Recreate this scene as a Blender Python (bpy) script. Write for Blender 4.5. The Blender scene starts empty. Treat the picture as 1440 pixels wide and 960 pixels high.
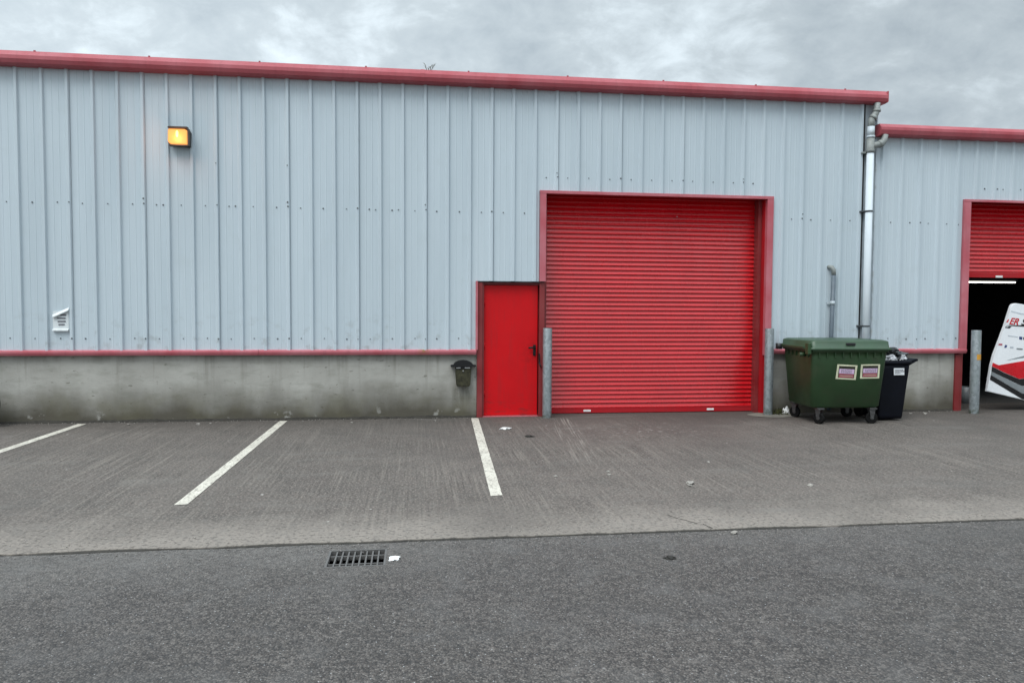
import bpy, bmesh, math, random
from mathutils import Vector, Matrix, noise
random.seed(7)
S = bpy.context.scene
C = S.collection
R = math.radians
PI = math.pi

# ------------------------------------------------------------------ camera
CAM_H, CAM_D = 1.683, 11.335
YAW, PITCH, ROLL = -0.13086, -0.045314, 0.0056415
cy, sy = math.cos(YAW), math.sin(YAW)
FW = Vector((-sy*math.cos(PITCH), cy*math.cos(PITCH), math.sin(PITCH)))
r0 = Vector((cy, sy, 0)); u0 = r0.cross(FW)
RT = math.cos(ROLL)*r0 + math.sin(ROLL)*u0
UP = -math.sin(ROLL)*r0 + math.cos(ROLL)*u0
cd = bpy.data.cameras.new('camera'); cam = bpy.data.objects.new('camera', cd); C.objects.link(cam)
cam.matrix_world = Matrix(((RT.x, UP.x, -FW.x, 0), (RT.y, UP.y, -FW.y, -CAM_D), (RT.z, UP.z, -FW.z, CAM_H), (0, 0, 0, 1)))
cd.sensor_fit = 'HORIZONTAL'; cd.sensor_width = 36; cd.lens = 36*1043.7/1440
cd.clip_end = 2000; cd.clip_start = 0.05
S.camera = cam
def at(x, y, Y):
    "photo measurement -> point on the vertical plane y = Y"
    d = (x-720)/1043.7*RT - (y-480)/1043.7*UP + FW
    t = (CAM_D+Y)/d.y
    return Vector((d.x*t, Y, CAM_H+d.z*t))

# ------------------------------------------------------------------ materials
class NT:
    def __init__(s, name):
        s.m = bpy.data.materials.new(name); s.m.use_nodes = True
        s.t = s.m.node_tree; s.b = s.t.nodes['Principled BSDF']
    def n(s, k, **kw):
        q = s.t.nodes.new(k)
        for a, v in kw.items():
            if a in q.inputs: s.put(q, a, v)
            else: setattr(q, a, v)
        return q
    def put(s, q, a, v):
        if isinstance(v, bpy.types.NodeSocket): s.t.links.new(v, q.inputs[a])
        else: q.inputs[a].default_value = v
    def pos(s, sx=1, sy=1, sz=1):
        g = s.n('ShaderNodeNewGeometry')
        m = s.n('ShaderNodeMapping'); s.t.links.new(g.outputs['Position'], m.inputs['Vector'])
        m.inputs['Scale'].default_value = (sx, sy, sz); return m.outputs[0]
    def noise(s, sc, det=4, vec=None, rough=.55):
        q = s.n('ShaderNodeTexNoise'); q.inputs['Scale'].default_value = sc; q.inputs['Detail'].default_value = det
        q.inputs['Roughness'].default_value = rough
        s.t.links.new(vec if vec is not None else s.pos(), q.inputs['Vector']); return q.outputs['Fac']
    def vor(s, sc, vec=None, out='Distance'):
        q = s.n('ShaderNodeTexVoronoi'); q.inputs['Scale'].default_value = sc
        s.t.links.new(vec if vec is not None else s.pos(), q.inputs['Vector']); return q.outputs[out]
    def rng(s, v, a, b, c=0., d=1.):
        q = s.n('ShaderNodeMapRange'); q.clamp = True
        for i, x in zip((0, 1, 2, 3, 4), (v, a, b, c, d)): s.put(q, i, x)
        return q.outputs[0]
    def math(s, op, a, b=0.):
        q = s.n('ShaderNodeMath', operation=op); s.put(q, 0, a); s.put(q, 1, b); return q.outputs[0]
    def mix(s, f, a, b, mode='MIX'):
        q = s.n('ShaderNodeMix', data_type='RGBA', blend_type=mode)
        s.put(q, 0, f)
        for i, x in ((6, a), (7, b)):
            s.put(q, i, x if isinstance(x, bpy.types.NodeSocket) else (*x, 1))
        return q.outputs[2]
    def xyz(s):
        g = s.n('ShaderNodeNewGeometry'); q = s.n('ShaderNodeSeparateXYZ'); s.t.links.new(g.outputs['Position'], q.inputs[0])
        return q.outputs
    def col(s, v): s.put(s.b, 'Base Color', v if isinstance(v, bpy.types.NodeSocket) else (*v, 1))
    def bump(s, h, st=.3, d=.01):
        q = s.n('ShaderNodeBump'); q.inputs['Strength'].default_value = st; q.inputs['Distance'].default_value = d
        s.t.links.new(h, q.inputs['Height']); s.t.links.new(q.outputs[0], s.b.inputs['Normal'])
    def box(s, x0, x1, y0, y1, e=.1, ax=(0, 1)):
        "soft mask of a rectangle on two world axes"
        o = s.xyz(); X, Y = o[ax[0]], o[ax[1]]
        a = s.math('MULTIPLY', s.rng(X, x0-e, x0+e), s.rng(X, x1+e, x1-e))
        b = s.math('MULTIPLY', s.rng(Y, y0-e, y0+e), s.rng(Y, y1+e, y1-e))
        return s.math('MULTIPLY', a, b)

def basic(name, c, rough=.6, metal=0., var=.15, sc=6., bump=0., spec=.5, coat=0., dirt=None):
    t = NT(name); f = t.noise(sc, 5)
    a = [x*(1-var) for x in c]; b = [min(1, x*(1+var)) for x in c]
    k = t.mix(t.rng(f, .3, .7), a, b)
    if dirt: k = t.mix(t.rng(t.noise(sc*1.7, 6), .5, .75, 0, .5), k, dirt)
    t.col(k)
    t.b.inputs['Metallic'].default_value = metal
    t.put(t.b, 'Roughness', t.rng(t.noise(sc*2.3, 3), .3, .7, max(.05, rough-.08), min(1, rough+.08)))
    t.b.inputs['Specular IOR Level'].default_value = spec
    if coat: t.b.inputs['Coat Weight'].default_value = coat; t.b.inputs['Coat Roughness'].default_value = .18
    if bump: t.bump(t.noise(sc*8, 4), bump, .004)
    return t.m

def cladding_mat():
    t = NT('grey_blue_coated_steel')
    v = t.pos(1.1, 1, .12); w = t.pos(14, 1, .5)
    c = t.mix(t.rng(t.noise(1.4, 4, v), .3, .7), (.475, .55, .595), (.55, .625, .67))
    c = t.mix(t.rng(t.noise(1, 5, w), .45, .75, 0, .22), c, (.40, .46, .50))        # fine run-off streaks
    c = t.mix(t.rng(t.noise(3.2, 6), .56, .74, 0, .2), c, (.44, .50, .51))
    # sheet to sheet difference
    X = t.xyz()[0]
    sh = t.n('ShaderNodeTexWhiteNoise', noise_dimensions='1D')
    t.put(sh, 'W', t.math('FLOOR', t.math('ADD', X, 4.833)))
    c = t.mix(t.rng(sh.outputs[0], 0, 1, 0, .12), c, (.44, .53, .60))
    # grubby marks low on the wall, scuffs
    z = t.xyz()[2]
    lo = t.math('MULTIPLY', t.rng(z, 1.75, 1.1), t.rng(t.noise(7, 6), .56, .7, 0, .45))
    c = t.mix(lo, c, (.26, .28, .27))
    t.col(c)
    t.put(t.b, 'Roughness', t.rng(t.noise(5, 4), .3, .7, .38, .52))
    h = t.math('ADD', t.noise(1.0, 3, t.pos(3.3, 1, .7)), t.math('MULTIPLY', t.noise(1, 2, t.pos(13, 1, .6)), .35))
    t.bump(h, .35, .02)
    return t.m

def red_mat(name, c, rough=.4, fade=(.52, .13, .15), f0=.1, f1=.5, coat=0., rust=False, spec=.5, run=.25, bmp=.15):
    t = NT(name)
    k = t.mix(t.rng(t.noise(2.2, 6), .35, .7, f0, f1), c, fade)
    k = t.mix(t.rng(t.noise(1, 5, t.pos(16, 16, 1.2)), .5, .8, 0, run), k, (.12, .03, .03))
    if name == 'red_door_paint':   # hand grime round the handle and kick scuffs low down
        k = t.mix(t.math('MULTIPLY', t.box(1.68, 1.9, .75, 1.2, .12, (0, 2)), t.rng(t.noise(9, 6), .40, .7, 0, .5)), k, (.14, .006, .008))
        k = t.mix(t.math('MULTIPLY', t.rng(t.xyz()[2], .40, .04), t.rng(t.noise(1, 7, t.pos(5, 1, 16)), .52, .68, 0, .7)), k, (.20, .02, .02))
    if rust:
        m = t.math('MULTIPLY', t.box(.08, .19, .99, 1.1, .05, (0, 2)), t.rng(t.noise(22, 4), .35, .55))
        k = t.mix(m, k, (.24, .15, .03))
    t.col(k)
    t.put(t.b, 'Roughness', t.rng(t.noise(4, 4), .3, .7, rough-.07, rough+.08))
    t.b.inputs['Specular IOR Level'].default_value = spec
    if coat: t.b.inputs['Coat Weight'].default_value = coat; t.b.inputs['Coat Roughness'].default_value = .22
    t.bump(t.noise(2.4, 3), bmp, .02)
    return t.m

def plinth_mat():
    t = NT('rendered_plinth')
    c = t.mix(t.rng(t.noise(1.6, 6), .3, .7), (.325, .315, .285), (.43, .42, .385))
    c = t.mix(t.rng(t.noise(1, 6, t.pos(3, 3, 9)), .5, .72, 0, .6), c, (.24, .24, .205))
    c = t.mix(t.rng(t.noise(9, 5, t.pos(1, 1, 2.2)), .63, .70, 0, .7), c, (.14, .135, .11))       # trowel pits
    o = t.xyz(); z = o[2]
    lv = t.math('ADD', z, t.rng(t.noise(1., 6, t.pos(1.6, 1.6, .8)), .25, .75, -.15, .15))
    c = t.mix(t.rng(lv, .56, .08, 0, .95), c, (.075, .066, .048))                       # browner and darker towards the foot
    c = t.mix(t.math('MULTIPLY', t.rng(lv, .55, .3), t.rng(t.noise(2.3, 4), .45, .65, 0, .3)), c, (.13, .12, .065))
    c = t.mix(t.math('MULTIPLY', t.rng(z, .82, .98), t.rng(t.noise(1, 4, t.pos(5, 5, .8)), .35, .65, 0, .7)), c, (.16, .15, .12))
    st = t.math('MULTIPLY', t.rng(t.noise(1, 5, t.pos(9, 9, .55)), .55, .7, 0, .55), t.rng(z, 1.0, .4, .9, .2))
    c = t.mix(st, c, (.15, .145, .115))
    # run of dirt under the letter box
    c = t.mix(t.math('MULTIPLY', t.box(.58, .86, .22, .5, .07, (0, 2)), t.rng(t.noise(1, 4, t.pos(14, 14, 3)), .35, .6, .1, .7)), c, (.10, .095, .07))
    # salt blooms near the ground
    bl = t.math('MULTIPLY', t.rng(z, .22, .05), t.rng(t.noise(5, 5), .62, .68, 0, .6))
    c = t.mix(bl, c, (.42, .41, .38))
    t.col(c); t.b.inputs['Roughness'].default_value = .93
    h = t.math('ADD', t.noise(4, 7), t.math('MULTIPLY', t.noise(45, 4), .25))
    t.bump(h, .55, .02)
    return t.m

def concrete_mat():
    t = NT('brushed_concrete')
    o = t.xyz(); X, Y = o[0], o[1]
    c = t.mix(t.rng(t.noise(.55, 6), .3, .7), (.078, .065, .057), (.116, .099, .087))
    c = t.mix(t.rng(t.noise(2.4, 7), .45, .7, 0, .55), c, (.052, .046, .041))
    br = t.noise(1, 3, t.pos(30, .45, 1)); br2 = t.noise(1, 2, t.pos(55, 1.2, 1))
    pt = t.rng(t.noise(.9, 3), .35, .62)
    c = t.mix(t.math('MULTIPLY', t.rng(br, .5, .68, 0, .8), pt), c, (.19, .166, .142))
    c = t.mix(t.math('MULTIPLY', t.rng(br2, .52, .7, 0, .8), pt), c, (.030, .025, .021))
    # paler worn strip along the road edge
    e = t.math('ADD', Y, t.rng(t.noise(1.3, 5), .2, .8, -.45, .45))
    c = t.mix(t.rng(e, -5.1, -5.9, 0, .75), c, (.225, .198, .172))
    c = t.mix(t.rng(t.noise(48, 3), .52, .64, 0, .7), c, (.24, .21, .18))
    c = t.mix(t.rng(t.noise(30, 3), .52, .63, 0, .55), c, (.036, .031, .027))
    c = t.mix(t.rng(t.noise(9, 5), .52, .68, 0, .4), c, (.145, .132, .118))
    # darker band towards the wall
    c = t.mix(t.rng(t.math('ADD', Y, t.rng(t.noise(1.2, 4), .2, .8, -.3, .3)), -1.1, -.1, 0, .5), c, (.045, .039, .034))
    # darker tyre-worn bay areas and reddish doorway dust
    c = t.mix(t.math('MULTIPLY', t.rng(t.noise(.35, 3), .5, .68, 0, .4), 1.), c, (.055, .049, .044))
    c = t.mix(t.math('MULTIPLY', t.box(1.9, 4.4, -2.4, -.2, .6), t.rng(t.noise(1.2, 4), .3, .7, .1, .5)), c, (.095, .068, .060))
    # scrape marks running out from the shutter
    xs = t.math('SUBTRACT', t.math('ADD', X, t.math('MULTIPLY', Y, -.11)), 2.24)   # follows the slanted track
    sv = t.n('ShaderNodeCombineXYZ'); t.put(sv, 0, t.math('MULTIPLY', xs, 34.)); t.put(sv, 1, t.math('MULTIPLY', Y, .8)); scn = t.noise(1, 4, sv.outputs[0])
    m = t.math('MULTIPLY', t.rng(t.math('ABSOLUTE', xs), .21, .12), t.math('MULTIPLY', t.rng(Y, -4.2, -2.2), t.rng(Y, -.15, -.4)))
    c = t.mix(t.math('MULTIPLY', m, t.rng(scn, .52, .64, 0, .7)), c, (.27, .24, .21))
    # paint and mortar spatter
    d = t.vor(2.3); sp = t.rng(t.math('ADD', d, t.math('MULTIPLY', t.noise(30, 3), .05)), .062, .05)
    c = t.mix(t.math('MULTIPLY', sp, t.rng(t.noise(.8, 2), .42, .5, 0, .9)), c, (.42, .40, .37))
    m = t.math('MULTIPLY', t.box(2.6, 5.4, -5.65, -5.2, .3), t.rng(t.noise(9, 7, t.pos(1, 1.3, 1), .7), .60, .68, 0, .6))
    c = t.mix(m, c, (.30, .275, .24))
    m = t.math('MULTIPLY', t.box(2.0, 3.9, -2.0, -.9, .4), t.rng(t.noise(10, 5, t.pos(1, 2.4, 1)), .6, .66, 0, .7))
    c = t.mix(m, c, (.40, .37, .34))
    # broad pale drag marks in the bays
    m = t.rng(t.noise(1, 4, t.pos(.5, 2.2, 1)), .58, .72, 0, .35)
    c = t.mix(m, c, (.15, .14, .127))
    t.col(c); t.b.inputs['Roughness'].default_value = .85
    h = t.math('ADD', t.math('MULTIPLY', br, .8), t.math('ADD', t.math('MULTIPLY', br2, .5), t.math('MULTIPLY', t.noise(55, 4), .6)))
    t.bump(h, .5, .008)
    return t.m

def tarmac_mat():
    t = NT('worn_tarmac')
    c = t.mix(t.rng(t.noise(.5, 5), .3, .7), (.060, .051, .045), (.084, .073, .065))
    v = t.vor(95, None, 'Color'); q = t.n('ShaderNodeSeparateColor'); t.t.links.new(v, q.inputs[0])
    d = t.vor(95)
    c = t.mix(t.rng(q.outputs[0], .45, 1, 0, .8), c, (.20, .18, .165))
    c = t.mix(t.rng(q.outputs[1], .55, 1, 0, .8), c, (.018, .0175, .017))
    c = t.mix(t.rng(d, .42, .75, 0, .8), c, (.018, .018, .019))
    g2 = t.noise(34, 4, None, .7); c = t.mix(t.rng(g2, .54, .66, 0, .6), c, (.16, .143, .13)); c = t.mix(t.rng(g2, .46, .36, 0, .7), c, (.018, .016, .016))
    v2 = t.vor(24); c = t.mix(t.rng(v2, .10, .07, 0, .85), c, (.40, .40, .40))           # scattered pale chippings
    c = t.mix(t.rng(t.noise(3.0, 6), .5, .72, 0, .4), c, (.115, .11, .107))
    c = t.mix(t.rng(t.noise(1, 4, t.pos(.35, 1.4, 1)), .5, .7, 0, .3), c, (.034, .033, .033))
    o = t.xyz(); Y = t.math('ADD', o[1], t.rng(t.noise(1.1, 5), .2, .8, -.3, .3))
    m = t.math('MULTIPLY', t.math('MULTIPLY', t.rng(Y, -6.9, -6.05, 0, .55), t.rng(t.noise(26, 5, None, .7), .40, .6, .25, 1)), t.rng(o[0], .6, -1.0, .45, 1))
    c = t.mix(m, c, (.17, .16, .148))                                            # dust along the slab edge
    t.col(c); t.b.inputs['Roughness'].default_value = .8
    h = t.math('ADD', t.math('MULTIPLY', d, -1.), t.math('MULTIPLY', t.noise(20, 4), .7))
    t.bump(h, .8, .01)
    return t.m

def paint_mat():
    t = NT('worn_white_line_paint')
    c = t.mix(t.rng(t.noise(3, 5), .3, .7), (.60, .57, .49), (.46, .43, .37))
    c = t.mix(t.rng(t.noise(1, 6, t.pos(30, 8, 1)), .54, .68, 0, .8), c, (.20, .18, .155))
    c = t.mix(t.rng(t.noise(55, 3), .55, .66, 0, .75), c, (.15, .135, .115))
    t.col(c); t.b.inputs['Roughness'].default_value = .75
    t.bump(t.noise(50, 3), .4, .004); return t.m

def galv_mat():
    t = NT('galvanised_steel')
    q = t.vor(34, t.pos(1, 1, .7), 'Color'); s = t.n('ShaderNodeSeparateColor'); t.t.links.new(q, s.inputs[0])
    c = t.mix(s.outputs[0], (.17, .19, .20), (.27, .30, .31))
    c = t.mix(t.rng(t.noise(3, 6, t.pos(3, 3, 1)), .5, .7, 0, .5), c, (.17, .20, .19))
    o = t.xyz()
    c = t.mix(t.math('MULTIPLY', t.rng(o[2], .12, .0), t.rng(t.noise(20, 3), .4, .6)), c, (.06, .075, .04))
    t.col(c); t.b.inputs['Metallic'].default_value = .35; t.put(t.b, 'Roughness', t.rng(s.outputs[1], 0, 1, .45, .62)); return t.m

def emit(name, c, s, base=None):
    t = NT(name); t.col(base or c); t.put(t.b, 'Emission Color', (*c, 1)); t.b.inputs['Emission Strength'].default_value = s; return t.m

M = dict(
    clad=cladding_mat(), plinth=plinth_mat(), concrete=concrete_mat(), tarmac=tarmac_mat(), paint=paint_mat(), galv=galv_mat(),
    gutter=red_mat('faded_red_gutter_coating', (.34, .045, .058), .55, (.42, .12, .14), .35, 1., spec=.25),
    trim=red_mat('faded_red_flashing_coating', (.42, .055, .075), .38, (.52, .18, .21), .35, 1., spec=.4, rust=True),
    shutter=red_mat('glossy_red_slat_coating', (.56, .002, .008), .25, (.47, .002, .006), .0, .8, coat=.3, spec=.4, run=0., bmp=.03),
    door=red_mat('red_door_paint', (.60, .002, .006), .5, (.50, .004, .008), .0, .6, spec=.25),
    reveal=red_mat('matt_red_paint', (.42, .006, .012), .5, (.34, .02, .024), .0, .7, spec=.3),
    frame=red_mat('shaded_dark_red_frame_paint', (.20, .012, .014), .5, (.26, .05, .05), .0, .7),  # dark red frames; shade on door frame and post is put into the colour
    screw=basic('dull_screw_head', (.12, .135, .145), .6),
    seam=basic('dark_seam', (.03, .03, .032), .8), lap=basic('sheet_lap_shadow_gap', (.30, .34, .37), .7),
    corner=basic('grey_corner_flashing', (.38, .43, .46), .55, var=.12),
    roof=basic('grey_roof_sheet', (.22, .24, .25), .6),
    dark=basic('dark_interior_wall', (.035, .035, .038), .95, spec=.1),  # near-black of the unlit interior is put into the wall colour
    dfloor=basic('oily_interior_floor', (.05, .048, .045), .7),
    pvc=basic('aged_white_plastic', (.50, .56, .60), .45, var=.12, sc=5, dirt=(.25, .25, .2)),
    pvcl=basic('clean_pale_plastic', (.64, .70, .74), .9, var=.04, sc=3, spec=.1),
    pvcg=basic('stained_shaded_grey_plastic', (.25, .27, .26), .5, var=.2, sc=12, dirt=(.14, .14, .1)),
    pipeg=basic('blue_grey_painted_pipe', (.10, .128, .155), .5),
    black=basic('black_plastic', (.012, .012, .013), .45, var=.2),
    blackiron=basic('black_painted_metal', (.01, .01, .011), .5, var=.2, spec=.3),
    olive=basic('tarnished_olive_bronze_metal', (.045, .042, .022), .5, .3, .6, 22, .5),
    chrome=basic('dull_chrome', (.6, .6, .6), .3, 1.),
    housing=basic('dark_brown_lamp_housing', (.03, .025, .022), .5),
    white=basic('white_plastic', (.66, .70, .71), .45, var=.08),
    bingreen=basic('green_bin_plastic', (.020, .052, .018), .45, var=.25, sc=2.4, bump=.1, dirt=(.045, .05, .028)),
    lidgreen=basic('sheen_green_bin_lid', (.030, .068, .034), .42, var=.2, sc=3, dirt=(.05, .075, .045)),  # lid green lightened: its sheen is put into the colour
    bindark=basic('blue_black_bin_plastic', (.003, .004, .008), .6, var=.25, sc=4, spec=.18),
    rubber=basic('black_rubber', (.007, .007, .007), .8, spec=.15),
    zinc=basic('zinc_castor', (.12, .12, .12), .45, .8, var=.4, sc=30),
    cream=basic('cream_sticker', (.62, .62, .44), .6), stblk=basic('sticker_black', (.02, .02, .012), .6),
    lilac=basic('faded_lilac_sticker', (.60, .44, .62), .6, var=.1, sc=40), stred=basic('sticker_faded_red', (.42, .10, .13), .6),
    paper=basic('white_paper_label', (.68, .70, .72), .7), ink=basic('grey_ink', (.12, .12, .14), .7),
    bag=basic('black_bin_bag_film', (.012, .014, .015), .22, var=.3, spec=.8), film=basic('clear_silvery_film', (.42, .43, .45), .2, var=.5, sc=30),
    pwhite=basic('white_gloss_bodywork', (.82, .84, .86), .25, var=.03, coat=.5),
    pred=basic('red_vinyl', (.55, .004, .012), .3), pblack=basic('black_vinyl', (.008, .008, .009), .3), pgrey=basic('grey_vinyl', (.20, .22, .23), .35),
    plight=basic('pale_grey_vinyl', (.5, .54, .58), .35), pblue=basic('dark_blue_vinyl', (.03, .05, .16), .35),
    orange=basic('orange_tape', (.62, .30, .03), .5), iron=basic('grate_cast_iron', (.13, .125, .12), .6, .4),
    pit=basic('black_pit', (.004, .004, .004), 1., spec=0.), steelbox=basic('shelf_steel', (.05, .055, .06), .6),
    moss=basic('moss', (.07, .075, .025), .95, bump=.5), dirt=basic('dark_dirt', (.028, .025, .02), .95, var=.4, sc=20, bump=.5),
    patch=basic('pale_mortar_patch', (.17, .16, .135), .9, var=.25, sc=9), twig=basic('dry_weed', (.06, .055, .02), .8),
    litter=basic('crumpled_white_paper', (.75, .75, .74), .7), litterdk=basic('dark_debris', (.02, .018, .015), .8),
    leaf=basic('dead_leaf', (.10, .06, .025), .8), stone=basic('pale_stone', (.28, .26, .235), .9, sc=40), stoneg=basic('grey_stone', (.20, .185, .175), .9, sc=40), rimm=basic('alloy_rim', (.3, .3, .31), .35, .8),
    lens=emit('lit_amber_lens', (1., .46, .12), .8, (.4, .12, .02)), bulb=emit('bright_bulb', (1., .72, .12), 3.2), tube=emit('lit_tube', (1., .96, .85), 3.),
)

# ------------------------------------------------------------------ mesh helpers
def link(name, bm, mat, parent=None, smooth=False, mats=None, recalc=True):
    if recalc: bmesh.ops.recalc_face_normals(bm, faces=bm.faces)
    me = bpy.data.meshes.new(name); bm.to_mesh(me); bm.free()
    for k in (mats or [mat]): me.materials.append(M[k])
    if smooth:
        for p in me.polygons: p.use_smooth = True
    o = bpy.data.objects.new(name, me); C.objects.link(o)
    if parent:
        o.parent = parent
        o.matrix_parent_inverse = Matrix.Identity(4)
        # children meshes are authored in world space; keep them there
        o.matrix_basis = parent_world(parent).inverted()
    return o
def parent_world(p):
    m = p.matrix_basis.copy()
    while p.parent: p = p.parent; m = p.matrix_basis @ m
    return m
def tag(o, label=None, cat=None, group=None, kind=None):
    if label: o['label'] = label
    if cat: o['category'] = cat
    if group: o['group'] = group
    if kind: o['kind'] = kind
    return o
def thing(name, loc, label, cat, group=None):
    o = bpy.data.objects.new(name, None); C.objects.link(o); o.location = loc; o.empty_display_size = .1
    o.matrix_basis = Matrix.Translation(loc)
    return tag(o, label, cat, group)
def box(bm, x0, x1, y0, y1, z0, z1, mi=0, bev=0, rot=None, c=None):
    vs = [bm.verts.new(p) for p in ((x0,y0,z0),(x1,y0,z0),(x1,y1,z0),(x0,y1,z0),(x0,y0,z1),(x1,y0,z1),(x1,y1,z1),(x0,y1,z1))]
    fs = [bm.faces.new([vs[i] for i in q]) for q in ((0,3,2,1),(4,5,6,7),(0,1,5,4),(1,2,6,5),(2,3,7,6),(3,0,4,7))]
    for f in fs: f.material_index = mi
    if rot is not None: bmesh.ops.rotate(bm, verts=vs, cent=c or ((x0+x1)/2, (y0+y1)/2, (z0+z1)/2), matrix=rot)
    if bev:
        es = list({e for f in fs for e in f.edges})
        bmesh.ops.bevel(bm, geom=es, offset=bev, segments=2, profile=.5, affect='EDGES')
    return vs
def extr_x(bm, prof, x0, x1, nx=1, closed=True, mi=0, caps=True):
    rows = []
    for i in range(nx+1):
        x = x0+(x1-x0)*i/nx
        rows.append([bm.verts.new((x, y, z)) for y, z in prof])
    n = len(prof)
    for a, b in zip(rows, rows[1:]):
        for k in range(n if closed else n-1):
            f = bm.faces.new((a[k], a[(k+1) % n], b[(k+1) % n], b[k])); f.material_index = mi
    if closed and caps:
        bm.faces.new(rows[0]).material_index = mi; bm.faces.new(rows[-1][::-1]).material_index = mi
    return rows
def tube(bm, pts, r, seg=16, cap=True, mi=0):
    pts = [Vector(p) for p in pts]; rr = r if isinstance(r, (list, tuple)) else [r]*len(pts)
    rings = []; ref = None
    for i, p in enumerate(pts):
        d = (pts[min(i+1, len(pts)-1)]-pts[max(i-1, 0)]).normalized()
        if ref is None:
            ref = d.cross(Vector((0, 0, 1)) if abs(d.z) < .9 else Vector((1, 0, 0))).normalized()
        a = (ref-d*ref.dot(d)).normalized(); b = d.cross(a); ref = a
        rings.append([bm.verts.new(p+rr[i]*(math.cos(2*PI*k/seg)*a+math.sin(2*PI*k/seg)*b)) for k in range(seg)])
    for a, b in zip(rings, rings[1:]):
        for k in range(seg):
            f = bm.faces.new((a[k], a[(k+1) % seg], b[(k+1) % seg], b[k])); f.material_index = mi; f.smooth = True
    if cap:
        bm.faces.new(rings[0][::-1]).material_index = mi; bm.faces.new(rings[-1]).material_index = mi
    return rings
def prism_y(bm, pts, y0, y1, mi=0):
    "polygon in x,z extruded along y"
    a = [bm.verts.new((x, y0, z)) for x, z in pts]; b = [bm.verts.new((x, y1, z)) for x, z in pts]
    n = len(pts)
    bm.faces.new(a).material_index = mi; bm.faces.new(b[::-1]).material_index = mi
    for k in range(n): bm.faces.new((a[k], b[k], b[(k+1) % n], a[(k+1) % n])).material_index = mi
def arc(cx, cz, r, a0, a1, n): return [(cx+r*math.cos(R(a0+(a1-a0)*i/n)), cz+r*math.sin(R(a0+(a1-a0)*i/n))) for i in range(n+1)]
def N(): return bmesh.new()

# ------------------------------------------------------------------ ground
SLAB_Y = -5.96
gx0, gx1, gy0, gy1 = -.585, -.19, -6.455, -6.115
bm = N(); TZ = -.014
xs = [-300, -8, gx0, gx1, 12, 300]; ys = [-300, -12, gy0, gy1, 0, 300]
gv = [[bm.verts.new((x, y, TZ)) for x in xs] for y in ys]
for j in range(len(ys)-1):
    for i in range(len(xs)-1):
        if xs[i] == gx0 and ys[j] == gy0: continue
        bm.faces.new((gv[j][i], gv[j][i+1], gv[j+1][i+1], gv[j+1][i]))
o = tag(link('tarmac_road', bm, 'tarmac'), kind='structure')
bm = N()   # concrete apron with an uneven front lip
n = 900; x0, x1 = -30, 30
rows = [[], [], [], []]
for i in range(n+1):
    x = x0+(x1-x0)*i/n
    if -8 < x < 10: pass
    j = noise.noise(Vector((x*1.7, 3, 0)))*.03+noise.noise(Vector((x*9, 8, 0)))*.016+noise.noise(Vector((x*30, 1, 0)))*.008
    chip = max(0, noise.noise(Vector((x*2.3, 14, 0)))-.45)*.12
    # hairline break at the slab joint
    y = SLAB_Y+j+chip
    rows[0].append(bm.verts.new((x, y-.006, TZ-.03))); rows[1].append(bm.verts.new((x, y+.004, -.004+noise.noise(Vector((x*12, 5, 0)))*.004)))
    rows[2].append(bm.verts.new((x, y+.03, 0))); rows[3].append(bm.verts.new((x, 0.9, 0)))
for a, b in zip(rows, rows[1:]):
    for i in range(n): bm.faces.new((a[i], a[i+1], b[i+1], b[i]))
o = link('concrete_yard', bm, 'concrete'); tag(o, kind='structure')
# grit and silt gathered in the joint between slab and road
bm = N()
for k in range(2):
    pass
n = 700; rr = [[], [], []]
for i in range(n+1):
    x = -12+24*i/n
    w = .001+.03*max(0, noise.noise(Vector((x*1.9, 40, 0)))+.05)+.018*max(0, noise.noise(Vector((x*14, 41, 0))))
    rr[0].append(bm.verts.new((x, SLAB_Y-.012-w+noise.noise(Vector((x*5, 44, 0)))*.012, TZ+.002))); rr[1].append(bm.verts.new((x, SLAB_Y-.005, TZ+.006))); rr[2].append(bm.verts.new((x, SLAB_Y+.03, TZ+.006)))
for a, b in zip(rr, rr[1:]):
    for i in range(n): bm.faces.new((a[i], a[i+1], b[i+1], b[i]))
tag(link('joint_silt', bm, 'dirt'), kind='structure')
# crack across the slab corner
bm = N()
pts = [(2.05, -5.56), (2.10, -5.67), (2.13, -5.70), (2.20, -5.82), (2.24, -5.84), (2.27, -5.95)]
for (a, b), (c, d) in zip(pts, pts[1:]):
    w = .004
    bm.faces.new([bm.verts.new(p) for p in ((a-w, b, .002), (a+w, b, .002), (c+w*1.3, d, .002), (c-w*1.3, d, .002))])
tag(link('slab_crack', bm, 'dirt'), kind='structure')
# dirt and moss line at the foot of the wall
bm = N(); n = 420
for (xa, xb, nn) in ((-9, .93, 420), (7.43, 8.95, 70)):
    a, b = [], []
    for i in range(nn+1):
        x = xa+(xb-xa)*i/nn
        w = .03+.035*max(0, noise.noise(Vector((x*2.2, 0, 0)))+.25)+.02*max(0, noise.noise(Vector((x*13, 6, 0))))
        a.append(bm.verts.new((x, -.004, .01+.5*w))); b.append(bm.verts.new((x, -w-.015, .002)))
    for i in range(nn): bm.faces.new((a[i], a[i+1], b[i+1], b[i]))
tag(link('wall_foot_dirt', bm, 'dirt'), kind='structure')
def line(pts, n=40):
    "painted bay line, four corners: far left, far right, near right, near left"
    bm = N(); fl, fr, nr, nl = [Vector((*p, .004)) for p in pts]; a, b = [], []
    for i in range(n+1):
        t = i/n; L = fl.lerp(nl, t); Q = fr.lerp(nr, t); s = L.y*6+L.x
        a.append(bm.verts.new(L+Vector((noise.noise(Vector((s, 1, 0)))*.006, 0, 0)))); b.append(bm.verts.new(Q+Vector((noise.noise(Vector((s, 9, 3)))*.006, 0, 0))))
    for i in range(n): bm.faces.new((a[i], b[i], b[i+1], a[i+1]))
    tag(link('parking_line', bm, 'paint'), kind='structure')
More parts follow.
